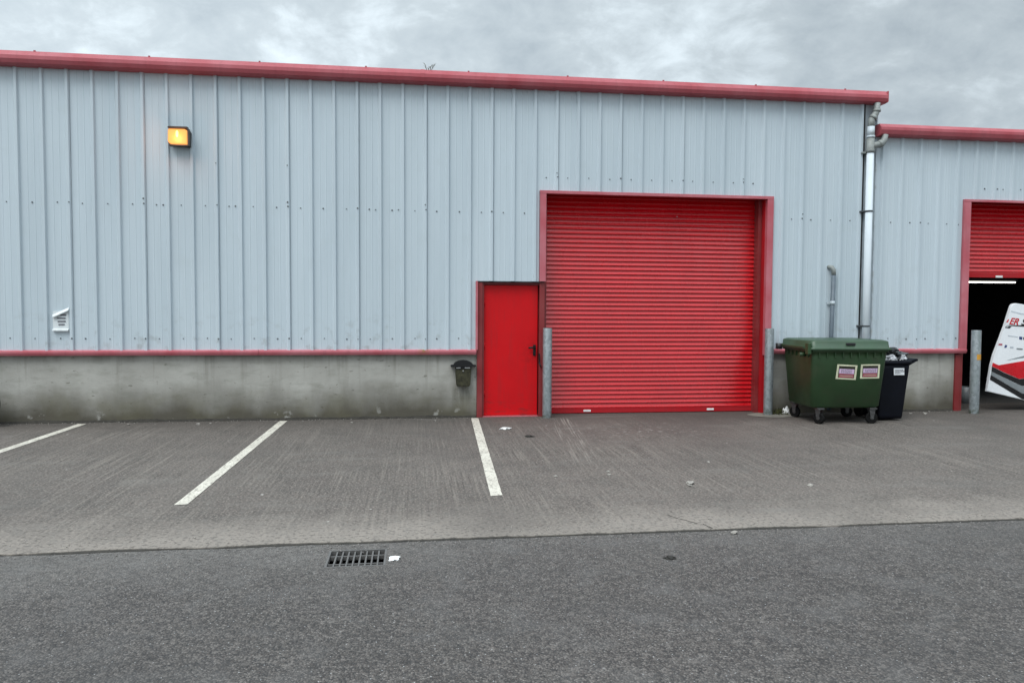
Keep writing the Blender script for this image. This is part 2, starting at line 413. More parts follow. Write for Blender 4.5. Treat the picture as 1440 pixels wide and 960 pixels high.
line([(.855, -.12), (.965, -.12), (.783, -4.78), (.675, -4.80)])
line([(-1.965, -.14), (-1.855, -.14), (-1.912, -4.80), (-2.017, -4.81)])
line([(-4.735, -.16), (-4.62, -.16), (-4.72, -4.80), (-4.83, -4.81)])
# drain
dr = thing('drain_grate', (-.387, -6.285, TZ), 'cast iron slotted drain grate set in the tarmac by the concrete edge', 'drain')
bm = N()
for q in ((gx0, gx0+.014, gy0, gy1), (gx1-.014, gx1, gy0, gy1), (gx0+.014, gx1-.014, gy0, gy0+.014), (gx0+.014, gx1-.014, gy1-.014, gy1)):
    box(bm, *q, TZ-.035, TZ+.002)
link('frame', bm, 'iron', dr)
bm = N(); w = (gx1-gx0-.028)/9
for i in range(1, 9):
    x = gx0+.014+w*i; box(bm, x-.005, x+.005, gy0+.0145, gy1-.0145, TZ-.03, TZ-.004)
for y in (gy0+.075, gy0+.235):
    box(bm, gx0+.0145, gx1-.0145, y-.006, y+.006, TZ-.034, TZ-.006)
link('bars', bm, 'iron', dr)
bm = N(); v = box(bm, gx0-.001, gx1+.001, gy0-.001, gy1+.001, TZ-.5, TZ-.0365)
bmesh.ops.delete(bm, geom=[f for f in bm.faces if all(abs(q.co.z-(TZ-.0365)) < 1e-4 for q in f.verts)], context='FACES')
link('pit', bm, 'pit', dr)

# ------------------------------------------------------------------ cladding
P = 1/3.; X0R = -5.5+.0   # first rib centre
def clad_profile(xa, xb, ph, y=-.032):
    pts = []
    k0 = math.floor((xa-ph)/P)-1; k1 = math.ceil((xb-ph)/P)+1
    for k in range(k0, k1+1):
        c = ph+k*P; jj = .0015*noise.noise(Vector((k*3.1, 7, 0)))
        for dx, dy in ((-.044, 0), (-.020, -.034), (.014, -.034), (.026, 0), (.108, .0), (.117, -.003), (.123, -.003), (.130, 0), (.200, .0), (.207, -.003), (.213, -.003), (.220, 0)):
            pts.append((c+dx, y+dy+jj))
    pts = sorted(pts)
    return [p for p in pts if xa < p[0] < xb]
def interp(pts, x):
    for (a, b), (c, d) in zip(pts, pts[1:]):
        if a <= x <= c: return b+(d-b)*(x-a)/(c-a)
    return pts[0][1]
def cladding(name, parent, xa, xb, ph, cols, z_top, screws, seam0):
    """cols: list of (x_from, x_to, z_bottom)"""
    prof = clad_profile(xa-1, xb+1, ph); bm = N()
    for (a, b, zb) in cols:
        xsn = [(a, interp(prof, a))]+[p for p in prof if a < p[0] < b]+[(b, interp(prof, b))]
        nz = 3
        g = [[bm.verts.new((x, y, zb+(z_top-zb)*j/nz)) for x, y in xsn] for j in range(nz+1)]
        for j in range(nz):
            for i in range(len(xsn)-1): bm.faces.new((g[j][i], g[j][i+1], g[j+1][i+1], g[j+1][i]))
    bmesh.ops.remove_doubles(bm, verts=bm.verts, dist=1e-5)
    # seam laps: narrow dark line on every third rib
    k0 = math.ceil((xa-ph)/P); k1 = math.floor((xb-ph)/P)
    for k in range(k0, k1+1):
        if (k-seam0) % 3: continue
        x = ph+k*P+.0285
        zb = [c[2] for c in cols if c[0] <= x <= c[1]]
        if not zb: continue
        box(bm, x-.0015, x+.0015, -.036, -.0325, zb[0]+.002, z_top-.002, 1)
    for (sx, sz) in screws:
        yy = interp(prof, sx); jx = random.uniform(-.006, .006); jz = random.uniform(-.006, .006); r = random.choice((.0085, .010, .0125))
        tube(bm, [(sx+jx, yy+.002, sz+jz), (sx+jx, yy-.004, sz+jz), (sx+jx, yy-.011, sz+jz)], [r, r, r*.55], 8, mi=2)
    return link(name, bm, 'clad', parent, mats=['clad', 'lap', 'screw'], recalc=False)

# main unit
main = thing('industrial_unit', (0, 0, 0), 'long pale grey-blue metal clad unit with the closed red roller shutter and red door', 'building')
scr = []
for k in range(-10, 40):
    c = X0R+k*P
    if -9 < c+.1667 < 7.1:
        x = c+.17
        if not (.8 < x < 5.7): scr.append((x, 1.21)); 
        if not (1.85 < x < 5.75): scr.append((x, 3.13))
        if 1.95 < x < 5.65: scr.append((x, 3.68))
    if -9 < c < 7.1 and (k-2) % 3 == 0:
        if not (.8 < c < 5.7): scr.append((c, 1.21))
        if not (1.85 < c < 5.75): scr += [(c, 3.14)]+([(c, 3.21)] if k % 2 else [])
        if random.random() < .3: scr.append((c, 3.74))
        if 1.95 < c < 5.65: scr.append((c, 3.69))
    if -9 < c+.26 < 7.1 and random.random() < .12: scr.append((c+.26, 3.13))
cladding('wall_cladding', main, -9, 7.2, X0R, [(-9, .925, 1.03), (.925, 1.90, 2.088), (1.90, 5.675, 3.472), (5.675, 7.2, 1.03)], 5.03, scr, 2)
bm = N()
box(bm, -9, .945, 0, .25, -.1, 1.06); link('plinth', bm, 'plinth', main)
bm = N(); box(bm, 5.66, 7.42, 0, .25, -.1, 1.06); link('plinth', bm, 'plinth', main)
bm = N()  # drip flashing over the plinth
def flash(bm, xa, xb):
    extr_x(bm, [(0, .99), (0, 1.045), (-.055, 1.045), (-.088, 1.030), (-.088, 1.004), (-.074, .970), (-.066, .966), (-.06, .99)], xa, xb, 1)
flash(bm, -9, -2.27); link('drip_flashing', bm, 'trim', main)
for xa_, xb_ in ((-2.265, .935), (5.675, 7.2)):
    bm = N(); flash(bm, xa_, xb_); link('drip_flashing', bm, 'trim', main)
bm = N()  # gutter with joints
gp = [(-.02, 5.02), (-.02, 5.175), (-.145, 5.178), (-.20, 5.105), (-.205, 5.055), (-.185, 5.005), (-.15, 4.985), (-.02, 4.985)]
for a, b in ((-9, -5.9), (-5.896, .12), (.124, 7.50)): extr_x(bm, gp, a, b, 6)
for x in (.122,): extr_x(bm, [(y-.004 if y < -.1 else y, z+(.004 if z > 5.1 else -.004)) for y, z in gp], x-.03, x+.03)
for k in range(9): box(bm, -5.2+k*1.5-.012, -5.2+k*1.5+.012, -.15, -.13, 5.17, 5.192)
link('gutter', bm, 'gutter', main)
bm = N()
prism_y(bm, [(7.501, 4.99), (7.515, 5.01), (7.515, 5.165), (7.501, 5.172)], -.2, -.03)
link('gutter_end', bm, 'gutter', main)
bm = N(); box(bm, 7.205, 7.42, -.034, .2, 1.06, 5.02)
link('corner_flashing', bm, 'corner', main)
bm = N(); box(bm, 7.418, 7.436, -.055, -.0345, 1.0, 5.0); link('corner_bead', bm, 'pvc', main)
bm = N(); box(bm, 7.2, 7.2045, -.066, -.03, 1.04, 5.02); box(bm, 7.2045, 7.222, -.045, -.035, 1.06, 4.98); link('corner_gap', bm, 'seam', main)
bm = N()
extr_x(bm, [(-.03, 5.18), (14, 6.6), (14, 6.5), (-.03, 5.12)], -9, 7.5)
link('roof', bm, 'roof', main)
bm = N()
for q in ((-9, -8.9, .25, 14, 0, 5.1), (7.32, 7.42, .2, 14, 0, 5.1), (-9, 7.42, 14, 14.1, 0, 6.5)): box(bm, *q)
box(bm, -8.9, 1.9, .26, .3, 0, 5.05); box(bm, 5.75, 7.32, .26, .3, 0, 5.05); box(bm, 1.9, 5.75, .36, .4, 0, 5.05)
link('inner_wall', bm, 'roof', main)

def slats(bm, xa, xb, y, z0, z1, p=.0708):
    prof = [];  k = 0; z = z0
    while z < z1:
        for t in (0., .05, .12, .22, .34, .48, .62, .76, .88, .985):
            lipd = -.028*(1-t)**1.8 if t > .03 else -.024
            prof.append((y+lipd, z+t*p))
        z += p
    nx = 24; rows = []
    for i in range(nx+1):
        x = xa+(xb-xa)*i/nx
        rows.append([bm.verts.new((x, yy+.004*noise.noise(Vector((x*.9, zz*1.3, 0))), zz+.002*noise.noise(Vector((x*.6, zz*.7, 5))))) for yy, zz in prof])
    for a, b in zip(rows, rows[1:]):
        for q in range(len(prof)-1):
            f = bm.faces.new((a[q], b[q], b[q+1], a[q+1])); f.smooth = True

sh = bm = N(); slats(bm, 1.99, 5.53, .25, .098, 3.56)
shut = link('roller_shutter', bm, 'shutter', main, recalc=False)
bm = N(); extr_x(bm, [(.225, .012), (.225, .080), (.222, .082), (.222, .09), (.24, .1), (.27, .1), (.27, .012)], 2.0, 5.51); link('bottom_rail', bm, 'reveal', shut)
for x in (2.74, 4.80):
    bm = N(); box(bm, x-.06, x+.06, .216, .2245, .03, .062, bev=.003); link('handle', bm, 'litter', shut)
bm = N(); box(bm, 5.505, 5.562, .10, .3, 0, 3.5); link('guide_rail', bm, 'frame', shut)
bm = N(); box(bm, 1.995, 2.04, .10, .20, 0, 3.5); link('guide_rail', bm, 'frame', shut)
bm = N()   # surround: folded flashings
box(bm, 1.905, 2.0, -.075, .0, 2.09, 3.43); box(bm, 5.572, 5.675, -.075, .0, 0.945, 3.43)
box(bm, 1.905, 5.675, -.078, .0, 3.4305, 3.468); box(bm, 1.9, 5.68, -.068, -.03, 3.4685, 3.476)
link('shutter_surround', bm, 'trim', main)
bm = N()
box(bm, 5.565, 5.66, .0005, .35, .0, 3.43); box(bm, 1.93, 1.99, .0005, .35, 2.09, 3.43); box(bm, 1.99, 5.565, .0, .36, 3.45, 3.56)
box(bm, 5.60, 5.672, -.03, -.0005, 0, .94)
link('reveal', bm, 'reveal', main)
bm = N(); box(bm, 1.915, 1.992, -.02, .2, 0, 2.075); link('door_post', bm, 'frame', main)
# personnel door
bm = N()
vs = box(bm, 1.062, 1.90, .06, .105, .015, 2.03, bev=.004)
dl = link('personnel_door', bm, 'door', main)
bm = N(); box(bm, .948, 1.03, -.022, .12, .0, 2.07); box(bm, 1.0305, 1.058, .01, .12, 0, 2.07); box(bm, 1.0585, 1.915, .03, .12, 2.036, 2.07)
link('door_frame', bm, 'frame', main)
bm = N(); box(bm, .925, .955, -.072, -.0225, 1.04, 2.085); link('door_edge_flashing', bm, 'trim', main)
bm = N(); box(bm, .925, 1.985, -.03, .1, 2.0705, 2.086); link('door_head_flashing', bm, 'seam', main)
bm = N(); box(bm, 1.04, 1.905, -.01, .2, -.02, .012); link('threshold', bm, 'trim', main)
for z in (.35, 1.1, 1.75):
    bm = N(); tube(bm, [(1.068, .05, z-.05), (1.068, .05, z+.05)], .009, 8); link('hinge', bm, 'door', dl)
bm = N()
box(bm, 1.830, 1.872, .050, .0605, .94, 1.11, bev=.003)
tube(bm, [(1.852, .055, 1.065), (1.852, .005, 1.065)], .010, 10); tube(bm, [(1.862, .004, 1.065), (1.80, .0, 1.070), (1.75, .004, 1.064)], [.018, .015, .014], 10)
tube(bm, [(1.852, .052, .975), (1.852, .035, .975)], .017, 12)
link('handle', bm, 'blackiron', dl)
bm = N(); box(bm, 1.905, 1.922, -.035, -.0205, .82, .98); tube(bm, [(1.915, -.03, .84), (1.935, -.05, .78), (1.95, -.04, .76)], .008, 8); link('latch', bm, 'blackiron', main)

# right-hand unit
ru = thing('industrial_unit', (9, 0, 0), 'lower grey clad unit on the right with its red shutter half raised', 'building')
PH2 = at(1267, 300, -.05).x
scr = []
for k in range(-3, 18):
    c = PH2+k*P
    if 7.5 < c+.17 < 8.9: scr += [(c+.17, 1.21), (c+.17, 3.11)]
    if k % 3 == 1 and 7.5 < c < 8.95: scr += [(c, 1.21), (c, 3.11)]
    if 9.2 < c+.17 < 13: scr.append((c+.17, 3.70))
scr += [(8.95, 1.22), (8.93, 3.10), (9.62, 3.70)]
cladding('wall_cladding', ru, 7.44, 14, PH2, [(7.44, 9.0, 1.03), (9.0, 13.2, 3.515), (13.2, 14, 1.03)], 4.56, scr, 1)
for q in ((7.425, 8.965), (13.2, 14)):
    bm = N(); box(bm, *q, .001, .25, -.1, 1.06); link('plinth', bm, 'plinth', ru)
bm = N(); flash(bm, 7.3, 9.125); link('drip_flashing', bm, 'trim', ru)
bm = N()
gp2 = [(-.02, 4.52), (-.02, 4.66), (-.145, 4.665), (-.20, 4.605), (-.205, 4.56), (-.185, 4.50), (-.15, 4.475), (-.02, 4.475)]
extr_x(bm, gp2, 7.40, 14.1, 6); link('gutter', bm, 'gutter', ru)
bm = N(); extr_x(bm, [(-.03, 4.67), (14, 6.0), (14, 5.9), (-.03, 4.62)], 7.45, 14.1); link('roof', bm, 'roof', ru)
bm = N()
extr_x(bm, [(-.10, 4.668), (.35, 4.78), (.35, 4.765), (-.10, 4.667)], 7.43, 7.72); link('verge_flashing', bm, 'corner', ru)
bm = N()
box(bm, 9.005, 9.125, -.075, 0, .98, 3.475); box(bm, 9.005, 13.2, -.078, 0, 3.4755, 3.512); box(bm, 13.1, 13.2, -.075, 0, .98, 3.475)
link('shutter_surround', bm, 'trim', ru)
bm = N(); box(bm, 8.966, 9.05, -.03, .25, 0, .944); box(bm, 9.05, 9.12, .0005, .3, 0, 3.47); link('door_frame', bm, 'frame', ru)
bm = N(); box(bm, 13.1, 13.2, .0005, .3, 0, 3.47); link('door_frame', bm, 'frame', ru)
bm = N(); slats(bm, 9.10, 13.1, .25, 2.345, 3.6)
s2 = link('roller_shutter', bm, 'shutter', ru, recalc=False)
bm = N(); extr_x(bm, [(.225, 2.245), (.225, 2.325), (.235, 2.345), (.27, 2.345), (.27, 2.245)], 9.12, 13.08); link('bottom_rail', bm, 'reveal', s2)
q = at(1405, 389, .22)
bm = N(); box(bm, q.x-.065, q.x+.065, .216, .2245, q.z-.018, q.z+.018, bev=.003); link('handle', bm, 'litter', s2)
bm = N()
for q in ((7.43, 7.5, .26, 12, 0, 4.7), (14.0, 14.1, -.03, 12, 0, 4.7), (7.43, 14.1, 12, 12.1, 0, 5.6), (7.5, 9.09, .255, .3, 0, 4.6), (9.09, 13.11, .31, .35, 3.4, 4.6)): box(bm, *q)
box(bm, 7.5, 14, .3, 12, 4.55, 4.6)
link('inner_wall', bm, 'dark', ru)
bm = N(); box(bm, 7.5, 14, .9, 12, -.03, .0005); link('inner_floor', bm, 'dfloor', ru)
# interior things
tl = thing('strip_light', (10.4, 1.0, 2.2), 'lit fluorescent strip light just under the raised shutter in the dark doorway', 'light')
a = at(1358, 396.5, 1.); b = at(1427.5, 397, 1.)
bm = N(); tube(bm, [a, b], .014, 10); link('tube', bm, 'tube', tl)
bm = N(); box(bm, a.x-.03, b.x+.03, .98, 1.06, a.z+.02, a.z+.06); link('fitting', bm, 'steelbox', tl)
bm = N()
for x in (a.x+.1, b.x-.1): box(bm, x-.004, x+.004, 1.015, 1.023, a.z+.06, 4.55)
link('hanger', bm, 'steelbox', tl)
rk = thing('shelving_rack', (9.75, 3.2, 0), 'dark shelving rack standing deep inside the open unit', 'shelf')
bm = N()
for x in (9.5, 10.3):
    for y in (3., 3.5): box(bm, x-.02, x+.02, y-.02, y+.02, 0, 2.1)
link('upright', bm, 'steelbox', rk)
for z in (.3, .9, 1.5, 2.05):
    bm = N(); box(bm, 9.48, 10.32, 2.99, 3.51, z, z+.03); link('shelf', bm, 'steelbox', rk)
q = at(1358, 541, .9)
bm = N(); tube(bm, [(q.x, .9, 0), (q.x, .9, .30)], [.10, .13], 20); tag(link('bucket', bm, 'pgrey'), 'grey plastic bucket on the floor just inside the open doorway behind the taped bollard', 'bucket')

# ------------------------------------------------------------------ bulkhead lamp
lp = thing('bulkhead_lamp', (-3.31, -.07, 4.08), 'lit amber bulkhead lamp high on the cladding', 'lamp')
bm = N(); prism_y(bm, [(-3.455, 3.955), (-3.175, 3.945), (-3.165, 4.15), (-3.20, 4.215), (-3.455, 4.215)], -.12, -.062); link('housing', bm, 'housing', lp)
bm = N(); box(bm, -3.455, -3.19, -.19, -.1205, 4.19, 4.217, bev=.003)
prism_y(bm, [(-3.19, 3.95), (-3.166, 3.95), (-3.166, 4.15), (-3.20, 4.2145), (-3.19, 4.18)], -.185, -.1205)
box(bm, -3.44, -3.19, -.185, -.1205, 3.947, 3.963); link('cowl', bm, 'housing', lp)
bm = N(); prism_y(bm, [(-3.455, 4.185), (-3.22, 4.185), (-3.192, 4.155), (-3.192, 3.968), (-3.42, 3.968), (-3.46, 4.0)], -.18, -.1205)
bmesh.ops.bevel(bm, geom=bm.edges[:], offset=.012, segments=2, affect='EDGES')
link('lens', bm, 'lens', lp)
bm = N(); bmesh.ops.create_icosphere(bm, subdivisions=2, radius=.02, matrix=Matrix.Translation((-3.33, -.181, 4.11)) @ Matrix.Diagonal((1, .3, 2.6, 1))); link('bulb', bm, 'bulb', lp, smooth=True)
pl = bpy.data.lights.new('lamp_light', 'POINT'); pl.energy = 3.0; pl.color = (1, .36, .16); pl.shadow_soft_size = .05
plo = bpy.data.objects.new('lamp_light', pl); C.objects.link(plo); plo.location = (-3.33, -.26, 4.06)

# ------------------------------------------------------------------ vent
vt = thing('vent_cover', (-4.97, -.03, 1.31), 'small white square louvred vent cover with a slanting torn flap, low on the cladding', 'vent')
bm = N(); box(bm, -5.085, -4.875, -.045, -.0325, 1.315, 1.60)
link('back_plate', bm, 'white', vt)
bm = N()
for i, (z, a, b) in enumerate(((1.545, -4.985, -4.91), (1.50, -5.03, -4.915), (1.455, -5.02, -4.915), (1.41, -5.01, -4.93))): box(bm, a, b, -.052, -.0455, z-.009, z+.009)
link('louvre_slots', bm, 'ink', vt)
bm = N(); extr_x(bm, [(-.0455, 1.32), (-.0455, 1.35), (-.075, 1.335), (-.075, 1.318)], -5.085, -4.875); link('bottom_lip', bm, 'white', vt)
bm = N()
a = [Vector((-5.09, -.046, 1.55)), Vector((-4.865, -.046, 1.655)), Vector((-4.865, -.078, 1.615)), Vector((-5.075, -.078, 1.515))]
va = [bm.verts.new(p) for p in a]; vb = [bm.verts.new(p+Vector((0, .004, -.014))) for p in a]
bm.faces.new(va); bm.faces.new(vb[::-1])
for k in range(4): bm.faces.new((va[k], vb[k], vb[(k+1) % 4], va[(k+1) % 4]))
link('flap', bm, 'white', vt)

# ------------------------------------------------------------------ letter box
mb = thing('letter_box', (.737, 0, .48), 'black and bronze letter box with an arched lid, left of the red door', 'letter box')
cx = .737
bm = N()
a = [(cx-.125, .79), (cx+.125, .79), (cx+.105, .50), (cx+.085, .482), (cx-.085, .482), (cx-.105, .50)]
b = [(x, z) for x, z in a]
prism_y(bm, a, -.10, -.004)
bmesh.ops.bevel(bm, geom=[e for e in bm.edges], offset=.008, segments=2, affect='EDGES')
link('body', bm, 'olive', mb)
bm = N()
pr = [(cx-.19, .785), (cx-.19, .81), (cx-.145, .815)]+[(x, z) for x, z in [(cx+.15*math.cos(R(t)), .80+.085*math.sin(R(t))) for t in range(170, 5, -12)]]+[(cx+.145, .815), (cx+.19, .81), (cx+.19, .785)]
prism_y(bm, pr, -.125, -.004); link('lid', bm, 'blackiron', mb)
bm = N(); box(bm, cx-.118, cx+.118, -.118, -.1005, .755, .784); link('hood_lip', bm, 'blackiron', mb)
for q in ((cx-.11, cx-.045), (cx+.02, cx+.10)):
    bm = N(); box(bm, *q, -.124, -.1185, .763, .777); link('slot_trim', bm, 'chrome', mb)
bm = N(); tube(bm, [(cx-.005, -.1, .725), (cx-.005, -.118, .725)], .012, 10); link('lock', bm, 'chrome', mb)

# ------------------------------------------------------------------ pipes
dp = thing('downpipe', (7.255, -.16, 0), 'white plastic rainwater downpipe at the joint between the two units', 'downpipe')
px, py = 7.254, -.15
bm = N(); tube(bm, [(px+.002, py, .05), (px, py, 4.26)], .055, 20); link('lower_pipe', bm, 'pvcl', dp)
bm = N(); tube(bm, [(px, py, 4.20), (px, py, 4.235), (px, py, 4.26), (px, py, 4.46)], [.066, .066, .059, .059], 20)
pts = [(px+.02, py, 4.30), (px+.07, py, 4.32), (px+.14, py, 4.335), (px+.20, py, 4.36), (px+.235, py, 4.41), (px+.245, py, 4.49)]
tube(bm, pts, .052, 16); tube(bm, [pts[2], pts[3]], .060, 16)
link('branch', bm, 'pvcg', dp)
bm = N(); tube(bm, [(px, py, 4.44), (px, py, 4.61)], .056, 20); tube(bm, [(px, py, 4.43), (px, py, 4.465)], .064, 20); link('upper_pipe', bm, 'pvc', dp)
bm = N(); tube(bm, [(px, py, 4.6), (px+.005, py, 4.70), (px+.03, py+.01, 4.76), (px+.085, py+.01, 4.83), (px+.10, py+.01, 4.88), (px+.10, py+.01, 4.99)], .050, 16)
tube(bm, [(px+.10, py+.01, 4.85), (px+.10, py+.01, 4.89)], .060, 16); tube(bm, [(px+.02, py, 4.735), (px+.05, py, 4.775)], .060, 16); link('offset_bend', bm, 'pvcg', dp)  # dark grey bend: the shadowed segment is put into its colour
for z in (4.205, 3.265, 1.42, 2.3):
    if z == 2.3: continue
    bm = N(); tube(bm, [(px, py, z-.012), (px, py, z+.012)], .062, 20); box(bm, px-.11, px-.04, -.13, -.06, z-.012, z+.012); box(bm, px-.055, px+.03, -.1, -.036, z-.010, z+.010); link('bracket', bm, 'pvcg' if z > 4 else 'steelbox', dp)
sp = thing('vent_pipe', (6.69, -.1, 0), 'thin blue-grey vent pipe with a bent top rising behind the green bin', 'pipe')
bm = N(); x = 6.705; tube(bm, [(x-.02, -.10, .05), (x-.015, -.10, 1.2), (x+.002, -.10, 2.28)], .034, 14); link('pipe', bm, 'pipeg', sp)
bm = N(); tube(bm, [(x+.002, -.10, 2.24), (x, -.10, 2.32), (x-.025, -.09, 2.36), (x-.04, -.05, 2.37), (x-.045, -.02, 2.37)], .036, 14); link('elbow', bm, 'pvcg', sp)
bm = N(); tube(bm, [(x-.006, -.10, 1.76), (x-.006, -.10, 1.82)], .038, 14); box(bm, x-.075, x+.06, -.062, -.05, 1.772, 1.808); link('strap', bm, 'pvc', sp)

# ------------------------------------------------------------------ bollards
def bollard(x, y, h, lab, r=.07):
    t = thing('bollard', (x, y, 0), lab, 'bollard', 'galvanised steel bollards beside the shutters')
    bm = N(); tube(bm, [(x, y, -.02), (x, y, h-.004), (x, y, h)], [r, r, r-.003], 28, cap=False)
    tube(bm, [(x, y, h), (x, y, h-.12)], r-.006, 28, cap=False)
    bm.faces.new([bm.verts.new((x+(r-.006)*math.cos(2*PI*k/20), y+(r-.006)*math.sin(2*PI*k/20), h-.02)) for k in range(20)])
    link('post', bm, 'galv', t, recalc=False); return t
bollard(2.02, -.15, 1.375, 'galvanised steel bollard between the red door and the large shutter, discoloured at its foot')
bollard(5.60, -.17, 1.375, 'galvanised steel bollard beside the green bin at the right jamb of the large shutter')
b3 = bollard(9.085, -.33, 1.36, 'galvanised steel bollard with a patch of orange tape before the open doorway', .072)
q = at(1375, 502, -.40)
bm = N()
vs = [[], []]
for k in range(11):
    t = R(-115+k*9.5)
    for j, z in enumerate((q.z-.045, q.z+.045)): vs[j].append(bm.verts.new((9.085+.0745*math.cos(t), -.33+.0745*math.sin(t), z)))
for k in range(10): bm.faces.new((vs[0][k], vs[0][k+1], vs[1][k+1], vs[1][k]))
link('tape_patch', bm, 'orange', b3)

# mortar patch, moss
bm = N(); pts = []
for k in range(40):
    t = 2*PI*k/40; r = .36*(1+.12*noise.noise(Vector((math.cos(t)*2, math.sin(t)*2, 0)))); pts.append(bm.verts.new((5.70+r*1.25*math.cos(t), -.22+r*.75*math.sin(t), .006)))
bm.faces.new(pts); tag(link('mortar_patch', bm, 'patch'), kind='structure')
bm = N(); random.seed(3)
for k in range(240):
    a = random.uniform(0, 2*PI); rr_ = random.uniform(0, .17); x = 5.79+rr_*math.cos(a); y = -.16+rr_*.5*math.sin(a); z = random.uniform(0.005, .10*(1-rr_/.2)+.01)
    s = random.uniform(.008, .022); d = Vector((random.uniform(-1, 1), random.uniform(-1, 1), random.uniform(-.2, 1))).normalized(); e = d.cross(Vector((random.random(), random.random(), random.random()))).normalized()
    p = Vector((x, y, z)); bm.faces.new([bm.verts.new(p+d*s), bm.verts.new(p+e*s*.6), bm.verts.new(p-d*s), bm.verts.new(p-e*s*.6)])
tag(link('weed_clump', bm, 'moss'), 'low olive green weed clump at the foot of the bollard beside the green bin', 'weed')

# ------------------------------------------------------------------ green bin
gb = thing('wheeled_bin', (6.33, -.8, 0), 'large dark green four-wheeled commercial bin with two stickers', 'bin')
rot = Matrix.Rotation(R(-2.5), 3, 'Z'); gc = Vector((6.33, -.8, 0))
def finish(bm): bmesh.ops.rotate(bm, verts=bm.verts, cent=gc, matrix=rot); return bm
# body: tapered tub
def ringrect(bm, cx_, cy_, hx, hy, z, rc=.06, n=4):
    vs = []
    for (sx, sy_, a0) in ((1, 1, 0), (-1, 1, 90), (-1, -1, 180), (1, -1, 270)):
        for i in range(n+1):
            t = R(a0+90*i/n); vs.append(bm.verts.new((cx_+sx*(hx-rc)+rc*math.cos(t), cy_+sy_*(hy-rc)+rc*math.sin(t), z)))
    return vs
def loft(bm, rings, capb=True, capt=True):
    for a, b in zip(rings, rings[1:]):
        n = len(a)
        for k in range(n): bm.faces.new((a[k], a[(k+1) % n], b[(k+1) % n], b[k])).smooth = True
    if capb: bm.faces.new(rings[0][::-1])
    if capt: bm.faces.new(rings[-1])
bx, by = 6.33, -.79
bm = N()
loft(bm, [ringrect(bm, bx, by, .50, .37, .235, .08), ringrect(bm, bx, by, .53, .40, .265, .08), ringrect(bm, bx, by, .575, .475, 1.00, .07), ringrect(bm, bx, by, .575, .475, 1.06, .07),
          ringrect(bm, bx, by, .60, .50, 1.065, .07), ringrect(bm, bx, by, .60, .50, 1.105, .07)])
for k in range(9):   # small ribs under the rim
    x = bx-.48+k*.12; box(bm, x-.006, x+.006, by-.495, by-.465, .985, 1.062)
for k in range(6):
    y = by-.36+k*.13; box(bm, bx-.595, bx-.565, y-.006, y+.006, .985, 1.062)
body = link('body', finish(bm), 'bingreen', gb)
bm = N()
loft(bm, [ringrect(bm, bx, by, .60, .50, 1.09, .07), ringrect(bm, bx, by, .625, .525, 1.09, .07), ringrect(bm, bx, by, .625, .525, 1.125, .07), ringrect(bm, bx, by, .602, .502, 1.135, .07),
          ringrect(bm, bx, by+.01, .60, .49, 1.215, .07), ringrect(bm, bx, by, .585, .475, 1.228, .07), ringrect(bm, bx, by+.02, .55, .43, 1.240, .07)])
lid = link('lid', finish(bm), 'lidgreen', gb)
bm = N(); box(bm, bx-.085, bx+.055, by-.506, by-.49, 1.165, 1.20, bev=.004); link('lid_grip', finish(bm), 'black', lid)
for sx in (-1, 1):
    bm = N(); tube(bm, [(bx+sx*.58, by-.25, 1.02), (bx+sx*.67, by-.25, 1.02)], .028, 12)
    link('lifting_pin', finish(bm), 'bingreen', gb)
bm = N()
for y in (by-.44,):
    box(bm, bx-.655, bx-.60, y-.05, y+.05, 1.03, 1.20, bev=.012)
box(bm, bx-.64, bx-.605, by-.3, by+.42, 1.10, 1.145, bev=.01)
link('side_catch', finish(bm), 'bingreen', gb)
bm = N(); tube(bm, [(bx-.66, by+.45, 1.06), (bx-.66, by+.45, 1.15)], .05, 12); tube(bm, [(bx-.62, by+.47, 1.12), (bx+.62, by+.47, 1.12)], .03, 12); link('hinge', finish(bm), 'black', gb)
for (wx, wy, front) in ((bx-.40, by-.36, 1), (bx+.41, by-.36, 1), (bx-.43, by+.33, 0), (bx+.41, by+.33, 0)):
    bm = N(); wr = .085
    ang = .5 if wx < bx else 1.45
    d = Vector((math.cos(ang), math.sin(ang), 0)); c = Vector((wx, wy, wr))
    tube(bm, [c-d*.022, c-d*.018, c+d*.018, c+d*.022], [wr-.012, wr, wr, wr-.012], 24)
    w_ = link('castor', finish(bm), 'rubber', gb)
    bm = N(); tube(bm, [c-d*.03, c+d*.03], .028, 12)
    for s in (-1, 1):
        p = c+d*.032*s; e = Vector((-d.y, d.x, 0))
        vs_ = [bm.verts.new(p+e*u+Vector((0, 0, v))) for u, v in ((-.018, -.015), (.018, -.015), (.045, .13), (-.045, .13))]
        vs2 = [bm.verts.new(v.co+d*.004*s) for v in vs_]
        bm.faces.new(vs_); bm.faces.new(vs2[::-1])
        for k in range(4): bm.faces.new((vs_[k], vs2[k], vs2[(k+1) % 4], vs_[(k+1) % 4]))
    box(bm, wx-.055, wx+.055, wy-.055, wy+.055, .215, .24)
    link('fork', finish(bm), 'zinc', w_)
